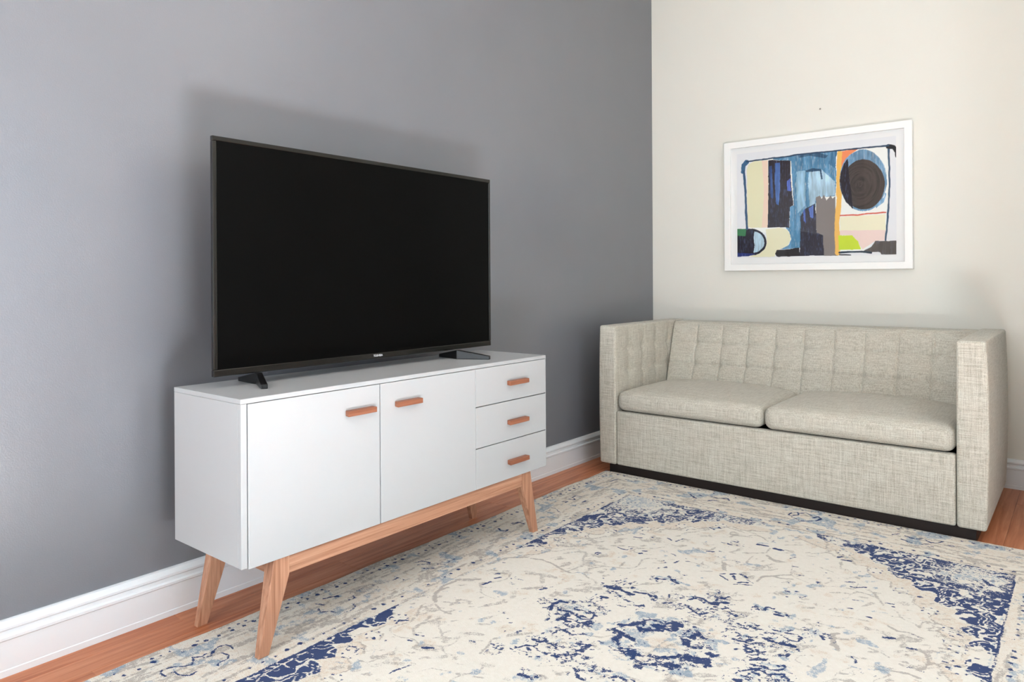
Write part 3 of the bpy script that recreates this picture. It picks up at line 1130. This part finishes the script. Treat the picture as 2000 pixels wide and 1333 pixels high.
for x in xs:
    s_ = float(np.interp(x, COLS, range(11)))
    for (yy, zz, fr_) in prof:
        p = np.array((x, yy, zz))
        if fr_:
            t_ = float(np.interp(zz, ROWS, range(4)))
            e = min(1, (zt0 - zz) / 0.02 + 0.15)
            p = p + nv * (tuft(s_, t_, 10, 3) * e)
        vv.append(p)
K = len(prof)
for i in range(NX - 1):
    for k in range(K):
        a, b = i * K + k, i * K + (k + 1) % K
        ff.append((a, a + K, b + K, b))
ff.append(tuple(range(K)))
ff.append(tuple(range((NX - 1) * K, NX * K))[::-1])
me_obj('backrest', vv, ff, M['linen'], sofa, True)


def cushion(x0, x1, y0, y1, z0, z1):
    def df(p, nrm):
        a = (2 * p[0] - x0 - x1) / (x1 - x0)
        b = (2 * p[1] - y0 - y1) / (y1 - y0)
        cz = (p[2] - z0) / (z1 - z0)
        k = (1 - abs(a) ** 2.6) * (1 - max(-b, 0) ** 3.0 * 0.9)
        q = p.copy()
        q[2] += 0.026 * k * cz
        q[1] -= 0.010 * (1 - a * a) * max(-nrm[1], 0)
        return q
    return round_box('seat_cushion', (x0, y0, z0), (x1, y1, z1), 0.036, (36, 26, 4), M['linen'], sofa, df)


cushion(SIL + 0.003, 1.0295, SYF + 0.002, -0.405, 0.3275, 0.4250)
cushion(1.0345, SIR - 0.004, SYF + 0.002, -0.405, 0.3275, 0.4270)
round_box('front_panel', (SIL + 0.0015, SYF + 0.004, SZ0), (SIR - 0.003, SYF + 0.05, SZP), 0.010, (20, 3, 6), M['linen'], sofa)
box('seat_deck', (SIL, SYF + 0.045, SZ0 + 0.01), (SIR, -0.395, SZP - 0.003), M['deck_shade'], sofa)  # near-black colour stands in for shade inside the cushion gaps
box('plinth', (0.238, -0.931, 0.0), (1.829, -0.18, SZ0 + 0.005), M['black_base'], sofa, 0.002)

# ------------------------------------------------------------------ framed print
FX0, FX1, FZ0, FZ1 = 0.4881, 1.4705, 1.0416, 1.7934
pic = thing('framed_print', (0.979, 0.0, FZ0), 'abstract painted print in a white frame above the sofa', 'picture')
FWD = 0.036
bm = bmesh.new()


def mitred(x0, x1, z0, z1, w_, y0, y1, bm):
    o = [(x0, z0), (x1, z0), (x1, z1), (x0, z1)]
    i_ = [(x0 + w_, z0 + w_), (x1 - w_, z0 + w_), (x1 - w_, z1 - w_), (x0 + w_, z1 - w_)]
    of = [bm.verts.new((x, y0, z)) for x, z in o]
    inf = [bm.verts.new((x, y0, z)) for x, z in i_]
    ob = [bm.verts.new((x, y1, z)) for x, z in o]
    inb = [bm.verts.new((x, y1, z)) for x, z in i_]
    for k in range(4):
        n_ = (k + 1) % 4
        bm.faces.new((of[k], of[n_], inf[n_], inf[k]))
        bm.faces.new((ob[k], inb[k], inb[n_], ob[n_]))
        bm.faces.new((of[k], ob[k], ob[n_], of[n_]))
        bm.faces.new((inf[k], inf[n_], inb[n_], inb[k]))
    bmesh.ops.recalc_face_normals(bm, faces=bm.faces)


mitred(FX0, FX1, FZ0, FZ1, FWD, -0.036, -0.001, bm)
bmesh.ops.bevel(bm, geom=list(bm.edges), offset=0.0012, segments=2, affect='EDGES', profile=0.5)
bm_obj('frame', bm, M['frame_white'], pic)
box('mat_board', (FX0 + FWD - 0.004, -0.0185, FZ0 + FWD - 0.004), (FX1 - FWD + 0.004, -0.004, FZ1 - FWD + 0.004), M['mat_board'], pic)
box('glass', (FX0 + FWD - 0.003, -0.0275, FZ0 + FWD - 0.003), (FX1 - FWD + 0.003, -0.0260, FZ1 - FWD + 0.003), M['pane'], pic)


# ------------------------------------------------------------------ printed sheet: colour laid out on a fine grid
def vnoise(X, Y, scale, seed):
    tab = np.random.RandomState(seed).rand(257, 257)
    x, y = X / scale + 1000.37, Y / scale + 1000.71
    xi, yi = np.floor(x).astype(int), np.floor(y).astype(int)
    fx, fy = x - xi, y - yi
    fx, fy = fx * fx * (3 - 2 * fx), fy * fy * (3 - 2 * fy)
    a, b = xi % 256, yi % 256
    return (tab[a, b] * (1 - fx) + tab[a + 1, b] * fx) * (1 - fy) + (tab[a, b + 1] * (1 - fx) + tab[a + 1, b + 1] * fx) * fy


def fbm(X, Y, scale, seed, octv=3):
    out, amp, tot = 0, 1.0, 0
    for o in range(octv):
        out = out + amp * vnoise(X, Y, scale / 2 ** o, seed + o)
        tot += amp
        amp *= 0.55
    return out / tot


def seg_dist(X, Y, pts):
    d = np.full(X.shape, 1e9)
    for (x0, y0), (x1, y1) in zip(pts[:-1], pts[1:]):
        dx, dy = x1 - x0, y1 - y0
        t = np.clip(((X - x0) * dx + (Y - y0) * dy) / max(dx * dx + dy * dy, 1e-6), 0, 1)
        d = np.minimum(d, np.hypot(X - x0 - t * dx, Y - y0 - t * dy))
    return d


def in_poly(X, Y, pts):
    ins = np.zeros(X.shape, bool)
    n = len(pts)
    for i in range(n):
        x0, y0 = pts[i]
        x1, y1 = pts[(i + 1) % n]
        if y0 == y1:
            continue
        c_ = ((y0 > Y) != (y1 > Y)) & (X < (x1 - x0) * (Y - y0) / (y1 - y0) + x0)
        ins ^= c_
    return ins


def grid_sheet(name, P, mat, parent, attrs, color=None, skirt=None):
    """P: (nu, nv, 3) world points"""
    nu, nv_, _ = P.shape
    idx = np.arange(nu * nv_).reshape(nu, nv_)
    q = np.stack([idx[:-1, :-1], idx[1:, :-1], idx[1:, 1:], idx[:-1, 1:]], -1).reshape(-1, 4)
    pts = P.reshape(-1, 3)
    if skirt is not None:
        ring = np.concatenate([idx[:, 0], idx[-1, 1:], idx[-2::-1, -1], idx[0, -2:0:-1]])
        base = len(pts)
        low = pts[ring].copy()
        low[:, 2] = skirt
        pts = np.concatenate([pts, low])
        m_ = len(ring)
        k = np.arange(m_)
        q = np.concatenate([q, np.stack([ring, base + k, base + (k + 1) % m_, ring[(k + 1) % m_]], -1)])
    pts = pts - np.array(root_loc(parent))
    me = bpy.data.meshes.new(name)
    me.vertices.add(len(pts))
    me.vertices.foreach_set('co', pts.astype(np.float32).ravel())
    me.loops.add(q.size)
    me.loops.foreach_set('vertex_index', q.astype(np.int32).ravel())
    me.polygons.add(len(q))
    me.polygons.foreach_set('loop_start', np.arange(0, q.size, 4, dtype=np.int32))
    me.polygons.foreach_set('loop_total', np.full(len(q), 4, np.int32))
    me.update(calc_edges=True)
    me.polygons.foreach_set('use_smooth', np.ones(len(q), bool))
    extra = len(pts) - nu * nv_
    for k, v in attrs.items():
        at_ = me.attributes.new(k, 'FLOAT', 'POINT')
        at_.data.foreach_set('value', np.concatenate([v.ravel(), np.zeros(extra)]).astype(np.float32))
    if color is not None:
        at_ = me.attributes.new('paint', 'FLOAT_COLOR', 'POINT')
        c_ = np.concatenate([color.reshape(-1, 4), np.ones((extra, 4))])
        at_.data.foreach_set('color', c_.astype(np.float32).ravel())
    me.materials.append(mat.m)
    o = bpy.data.objects.new(name, me)
    COL.objects.link(o)
    if parent is not None:
        o.parent = parent
    return o


AX0, AX1, AZ0, AZ1 = 560, 1395, 1116, 1724
nx_, nz_ = 420, 305
gx, gz = np.meshgrid(np.linspace(AX0, AX1, nx_), np.linspace(AZ0, AZ1, nz_), indexing='ij')
jx = gx + 5 * (fbm(gx, gz, 30, 3) - 0.5)
jz = gz + 5 * (fbm(gx, gz, 30, 9) - 0.5)
colg = np.empty(gx.shape + (3,))
colg[:] = s2l('e4e4e6')[:3]
wob = 14 * (fbm(gx, gz, 120, 15) - 0.5)
stroke_v = 0.55 * fbm((gx + wob) * 3.2, gz * 0.22, 30, 21) + 0.45 * fbm((gx + wob) * 1.2, gz * 0.5, 40, 25)          # vertical brush marks
stroke_f = fbm(gx * 6.0, gz * 0.5, 14, 31)
ang = np.hypot(gx - 1225, (gz - 1490) * 0.80)
stroke_r = fbm(ang * 5, np.arctan2(gz - 1490, gx - 1225) * 30, 26, 41)
for line in ART_SHAPES.strip().split('\n'):
    tok = line.split(' ')
    kind, wd, hexc, fx_ = tok[0], float(tok[1]), tok[2], tok[3]
    pts = [tuple(float(q) for q in t.split(',')) for t in tok[4:]]
    if kind == 'p':
        cov = in_poly(jx, jz, pts).astype(float)
    else:
        dd = seg_dist(jx, jz, pts)
        cov = np.clip((wd * (0.75 + 0.5 * fbm(gx, gz, 25, 55)) - dd) / 1.5 + 0.5, 0, 1)
    base_c = np.array(s2l(hexc)[:3])
    cc = np.empty_like(colg)
    cc[:] = base_c
    if fx_ == 'brush':
        k = (stroke_v - 0.5)[..., None]
        cc = cc * (1 + 1.5 * k) + 0.25 * np.clip(k - 0.05, 0, 1)
        cov = cov * np.clip(0.45 + 1.3 * stroke_f, 0.3, 1)
    elif fx_ == 'dark':
        k = np.clip(stroke_f - 0.60, 0, 1)[..., None]
        cc = cc * (1 + 0.5 * (stroke_v - 0.5)[..., None]) + k * np.array((0.20, 0.26, 0.55))
    elif fx_ == 'swirl':
        k = (stroke_r - 0.5)[..., None]
        cc = cc * (1 + 1.1 * k)
    colg = colg * (1 - cov[..., None]) + np.clip(cc, 0, 0.95) * cov[..., None]
colg = np.clip(colg * 1.12, 0, 0.96)
rgba = np.concatenate([colg, np.ones(gx.shape + (1,))], -1)
PP = np.stack([gx / 1000, np.full(gx.shape, -0.0192), gz / 1000], -1)
grid_sheet('art_print', PP, M['art'], pic, {}, rgba)

# ------------------------------------------------------------------ rug
RUX0, RUX1, RUY0, RUY1 = 0.2164, 2.2746, -3.762, -0.934
CXR, CYR = 1245.5, -2348.0
step = 0.004
nx_, ny_ = int((RUX1 - RUX0) / step) + 1, int((RUY1 - RUY0) / step) + 1
gx, gy = np.meshgrid(np.linspace(RUX0 * 1000, RUX1 * 1000, nx_), np.linspace(RUY0 * 1000, RUY1 * 1000, ny_), indexing='ij')
U, V = np.abs(gx - CXR), np.abs(gy - CYR)
# small hand-woven irregularity
wu = U + 7 * (fbm(gx, gy, 60, 71) - 0.5)
wv = V + 7 * (fbm(gx, gy, 60, 81) - 0.5)
INNER = [(.10, 1.085), (.144, 1.062), (.20, 1.035), (.245, 1.045), (.262, 1.012), (.312, .985), (.335, .945), (.372, .955), (.385, .905), (.42, .866), (.462, .868), (.468, .825),
         (.50, .800), (.54, .800), (.545, .745), (.575, .715), (.610, .715), (.598, .665), (.622, .640), (.655, .635), (.628, .595), (.655, .565), (.690, .560), (.655, .520),
         (.672, .492), (.702, .497), (.702, .450), (.676, .432), (.660, .395), (.676, .352), (.700, .325), (.7205, .285)]
POLY = [(a * 1000, b * 1000) for a, b in INNER] + [(720.5, 1118), (100, 1118)]
field = (U < 720) & (V < 1118)
span = in_poly(wu, wv, POLY)
n55 = fbm(gx, gy, 56, 101, 2)
n40 = fbm(gx, gy, 38, 111, 2)
scroll = np.clip(1.25 - np.abs(n55 - 0.5) / 0.030, 0, 1)
for lv, wd_ in ((0.37, 0.018), (0.61, 0.020)):
    scroll = np.maximum(scroll, np.clip(1.2 - np.abs(n55 - lv) / wd_, 0, 1))
scroll = np.maximum(scroll, np.clip(1.2 - np.abs(n40 - 0.45) / 0.030, 0, 1) * (n55 > 0.46))
n70 = fbm(gx, gy, 66, 105, 2)
clean = (gx < CXR) & (gy < CYR)
sc2 = np.maximum(np.clip(1.3 - np.abs(n70 - 0.5) / 0.026, 0, 1), np.clip(1.3 - np.abs(n40 - 0.60) / 0.030, 0, 1))
sc2 = np.maximum(sc2, np.clip(1.3 - np.abs(n40 - 0.40) / 0.022, 0, 1) * (n70 < 0.5))
scroll = np.where(clean, sc2, scroll)
petal = (n40 > 0.66) & ~clean
wear = fbm(gx, gy, 210, 121, 2)
corner = np.exp(-(((U - 640) / 120) ** 2 + ((V - 1030) / 120) ** 2))
dens = 0.98 - 0.62 * corner - 0.55 * np.clip(wear - 0.52, 0, 1)
dens = np.where(clean, np.maximum(dens, 0.97), dens)
far_left = (gx < CXR) & (gy > CYR)
dens = np.where(far_left, dens - 0.16, dens)
far_mid = np.exp(-((U - 120) / 170) ** 2) * (V > 1000)
dens = dens - 0.35 * far_mid
navy = np.where(span, dens * (1 - scroll) * np.where(petal, 0.25, 1.0), 0.0)
pale = np.where(span, np.clip(scroll * 0.35 + (1 - dens) * 0.5, 0, 0.8), 0.0)
# fine outer line of the field
for d_, per in ((np.abs(wu - 722) + np.where(V > 1118, 99, 0), gy), (np.abs(wv - 1119) + np.where(U > 722, 99, 0), gx)):
    ln = np.clip(1.6 - d_ / 3.0, 0, 1)
    along = (V > 285) if per is gy else (U > 90)
    navy = np.maximum(navy, np.where(along, ln * np.clip(0.35 + 0.9 * fbm(gx, gy, 70, 131), 0, 1) * np.where(per is gy, 0.95, 0.75), 0))
    pale = np.maximum(pale, np.clip(1.4 - np.abs(d_ - 9) / 4.0, 0, 1) * 0.45)
# tan ground around the corner pieces, edged in grey
near = in_poly(wu + 52, wv + 58, POLY) & ~span & field
tan = np.where(near, 0.50, 0.0)
edge = near & ~(in_poly(wu + 46, wv + 51, POLY))
grey = np.where(edge, 0.62, 0.0)
# little rosettes in that ground
ROS = [(640, 455), (610, 560), (545, 660), (450, 760), (350, 880), (230, 980), (655, 340)]
for (a, b) in ROS:
    rr, th_ = np.hypot(U - a, V - b), np.arctan2(V - b, U - a)
    pet = np.clip((24 - rr) / 6, 0, 1)
    dots = np.clip(1.3 - np.hypot((rr - 21) / 5.0, (np.mod(th_ * 6 / (2 * np.pi), 1) - 0.5) * 4.0), 0, 1)
    tan = tan * (1 - pet)
    navy = np.maximum(navy, dots * 0.85)
# borders
bord = ~field
bdist = np.where(U - 720 > V - 1118, U - 720, V - 1118)       # 0 at the field .. 300 at the edge
tang = np.where(U - 720 > V - 1118, gy, gx)
tan = np.where(bord, 0.36 + 0.22 * (fbm(gx, gy, 90, 141) - 0.3), tan)
streak = fbm(np.where(U - 720 > V - 1118, gx * 3, gx * 0.6), np.where(U - 720 > V - 1118, gy * 0.6, gy * 3), 40, 151)
grey = np.where(bord, np.clip((streak - 0.44) * 3.6, 0, 0.66), grey)
pale = np.where(bord, np.clip((fbm(gx, gy, 62, 161, 3) - 0.55) * 4.5, 0, 0.66), pale)
for pos in (62, 70, 222, 230):
    lnv = np.clip(1.5 - np.abs(bdist - pos) / 2.2, 0, 1)
    tan = np.where(bord & (lnv > 0.3), tan * 0.3, tan)
    grey = np.maximum(grey, np.where(bord, np.clip(1.3 - np.abs(bdist - pos - 4) / 2.0, 0, 1) * 0.52, 0))
for pos, per, sz, off in ((36, 37, 6.0, 0), (252, 36, 6.0, 11), (272, 24, 4.0, 5)):
    ph = (tang + off) / per
    k = np.round(ph)
    jit = (np.sin(k * 12.9898 + pos) * 43758.5453) % 1.0
    jit2 = (np.sin(k * 78.233 + pos) * 12543.123) % 1.0
    dd = np.hypot((ph - k) * per - 6 * (jit - 0.5), bdist - pos - 9 * (jit2 - 0.5))
    on_ = np.where(jit > 0.15, 0.58 + 0.36 * jit2, 0.2)
    navy = np.maximum(navy, np.where(bord, np.clip((sz * (0.8 + 0.5 * jit2) - dd) / 4 + 0.5, 0, 1) * on_, 0))
# corner-ward scrolls of the main border, worn to short hooks
per = 330.0
k = np.round(tang / per)
lx, ly = tang - k * per, bdist - 146
rr = np.hypot(lx, ly * 1.1)
hook = np.clip(1.5 - np.abs(rr - 46 - 10 * np.sin(3 * np.arctan2(ly, lx))) / 3.0, 0, 1)
hook *= np.clip((fbm(gx, gy, 55, 171) - 0.46) * 7, 0, 1)
grey = np.maximum(grey, np.where(bord, hook * 0.6, 0))
navy = np.maximum(navy, np.where(bord, hook * 0.66 * (fbm(gx, gy, 90, 173) > 0.50), 0))
# faded vines and leaves of the field
n1 = fbm(gx, gy, 150, 181, 2)
vine = np.clip(1.4 - np.abs(n1 - 0.5) / 0.016, 0, 1) * np.clip((fbm(gx, gy, 120, 191) - 0.42) * 6, 0, 1)
n2 = fbm(gx, gy, 110, 201, 2)
vine = np.maximum(vine, np.clip(1.4 - np.abs(n2 - 0.42) / 0.012, 0, 1) * np.clip((fbm(gx, gy, 100, 211) - 0.52) * 6, 0, 1))
ca, sa = 0.87, 0.5
leaf = np.clip((fbm((gx * ca + gy * sa) * 0.55, (gy * ca - gx * sa) * 1.3, 26, 221, 2) - 0.60) * 8, 0, 1) * np.clip((fbm(gx, gy, 110, 231) - 0.36) * 5, 0, 1)
leaf = np.maximum(leaf, np.clip((fbm((gx * ca - gy * sa) * 1.3, (gy * ca + gx * sa) * 0.55, 24, 225, 2) - 0.62) * 8, 0, 1) * np.clip((fbm(gx, gy, 100, 235) - 0.40) * 5, 0, 1))
grey = np.maximum(grey, np.where(field & ~span, np.maximum(vine * 0.62, leaf * 0.58), 0))
tan = np.maximum(tan, np.where(field & ~span, np.clip((fbm(gx, gy, 60, 241) - 0.58) * 3, 0, 0.50), 0))
pale = np.maximum(pale, np.where(field & ~span, np.clip((fbm(gx, gy, 42, 251, 2) - 0.74) * 8, 0, 0.6), 0))
speck = np.clip((fbm(gx, gy, 17, 261, 2) - 0.72) * 11, 0, 1) * np.clip((fbm(gx, gy, 95, 271) - 0.50) * 6, 0, 1)
navy = np.maximum(navy, np.where(field & ~span, speck * 0.62, 0))
# medallion, flowers and border scrolls as woven
layers = {'n': navy, 'l': pale, 'g': grey}
x0g, y0g, sx_, sy_ = gx[0, 0], gy[0, 0], gx[1, 0] - gx[0, 0], gy[0, 1] - gy[0, 0]


rough_edge = 13 * (fbm(gx, gy, 15, 401, 2) - 0.5)


def lay(kind, wd, dn, pts):
    pa = np.array(pts, float)
    m_ = wd * 1.4 + 8
    i0, i1 = int((pa[:, 0].min() - m_ - x0g) / sx_), int((pa[:, 0].max() + m_ - x0g) / sx_) + 2
    j0, j1 = int((pa[:, 1].min() - m_ - y0g) / sy_), int((pa[:, 1].max() + m_ - y0g) / sy_) + 2
    i0, j0, i1, j1 = max(i0, 0), max(j0, 0), min(i1, nx_), min(j1, ny_)
    if i1 <= i0 or j1 <= j0:
        return
    a, b = gx[i0:i1, j0:j1], gy[i0:i1, j0:j1]
    dd = seg_dist(a, b, pts if len(pts) > 1 else pts * 2) + rough_edge[i0:i1, j0:j1] * min(1.3, wd / 9.0)
    soft = 4.0 if kind != 'l' else 8.0
    val = np.clip((wd - dd) / soft + 0.5, 0, 1) * (dn * 0.92 if kind == 'n' else dn * (0.95 if kind == 'g' else 0.72))
    L_ = layers[kind]
    L_[i0:i1, j0:j1] = np.maximum(L_[i0:i1, j0:j1], val)


clus = np.zeros_like(navy)


def cluster(pts, rad):
    pa = np.array(pts, float)
    m_ = rad * 2.2
    i0, i1 = max(int((pa[:, 0].min() - m_ - x0g) / sx_), 0), min(int((pa[:, 0].max() + m_ - x0g) / sx_) + 2, nx_)
    j0, j1 = max(int((pa[:, 1].min() - m_ - y0g) / sy_), 0), min(int((pa[:, 1].max() + m_ - y0g) / sy_) + 2, ny_)
    if i1 <= i0 or j1 <= j0:
        return
    dd = seg_dist(gx[i0:i1, j0:j1], gy[i0:i1, j0:j1], pts)
    clus[i0:i1, j0:j1] = np.maximum(clus[i0:i1, j0:j1], np.exp(-(dd / rad) ** 2))


for line in RUG_STROKES.strip().split('\n'):
    tok = line.split(' ')
    pts = [tuple(float(q) for q in t.split(',')) for t in tok[3:]]
    lay(tok[0], float(tok[1]), float(tok[2]), pts)
    cen = np.mean(np.array(pts), 0)
    if tok[0] == 'n' and len(pts) > 1 and np.hypot(cen[0] - CXR, cen[1] - CYR) < 470:
        cluster(pts, 29.0)
    # the same figure woven again in the half of the rug nearest the viewer
    mir = [(a, 2 * CYR - b) for a, b in pts]
    if tok[0] == 'n' and all(b < -2720 + (a - 1050) * 0.816 - 60 for a, b in mir):
        lay(tok[0], float(tok[1]), float(tok[2]), mir)
curl = np.clip(1.3 - np.abs(fbm(gx, gy, 30, 301, 2) - 0.5) / 0.030, 0, 1)
curl = np.maximum(curl, np.clip((fbm(gx, gy, 13, 311, 2) - 0.60) * 8, 0, 1))
navy = np.maximum(navy, np.clip(clus * 1.5, 0, 1) * curl * (0.72 + 0.45 * (fbm(gx, gy, 60, 321) - 0.4)))
rm = np.hypot(gx - CXR - 8, (gy - CYR) * 0.95) + 26 * (fbm(gx, gy, 60, 341) - 0.5)
ring = np.clip(1.6 - np.abs(rm - 98) / 26.0, 0, 1)
blot = np.clip((fbm(gx, gy, 34, 351, 2) - 0.50) * 7, 0, 1)
navy = np.maximum(navy, ring * np.maximum(blot * 0.95, curl * 0.62))
navy = np.where((rm < 62) & (rm > 0), navy * 0.35, navy)
tan = np.where(rm < 58, 0.62, tan)
pale = np.maximum(pale, np.where(rm < 150, 1, 0) * np.clip((fbm(gx, gy, 40, 361) - 0.52) * 4, 0, 0.6))
pale = np.maximum(pale, clus * np.clip((fbm(gx, gy, 34, 331) - 0.45) * 3, 0, 1) * 0.6)
tan = tan * (1 - clus)
ex = 0.0028 * np.sin(gy / 170) + 0.003 * np.sin(gy / 61 + 1)
edgew = np.clip(1 - U * 0 - (gx - RUX0 * 1000) / 60, 0, 1)
zz = 0.0115 + 0.0010 * (fbm(gx, gy, 9, 281, 2) - 0.5) + 0.0012 * (fbm(gx, gy, 120, 291) - 0.5)
rim = np.minimum(np.minimum(gx - RUX0 * 1000, RUX1 * 1000 - gx), np.minimum(gy - RUY0 * 1000, RUY1 * 1000 - gy))
zz = zz - 0.006 * np.clip(1 - rim / 8, 0, 1) ** 2
PP = np.stack([gx / 1000 + ex * edgew, gy / 1000, zz], -1)
rug = grid_sheet('area_rug', PP, M['rug'], None, {'navy': navy, 'pale': pale, 'grey': grey, 'tan': tan}, None, 0.0005)
tag(rug, 'cream and navy distressed area rug with floral medallion on the wood floor', 'rug')

# ------------------------------------------------------------------ small nail left in the cream wall
nail = lathe('wall_nail', [(0.0042, 0.0), (0.0048, 0.0015), (0.0030, 0.0028)], (0, 0, 0), M['brass'], None, 14)
nail.rotation_euler = (math.radians(90), 0, 0)
nail.location = (1.0206, -0.0004, 1.9224)
tag(nail, 'tiny nail left in the cream wall above the framed print', 'nail')
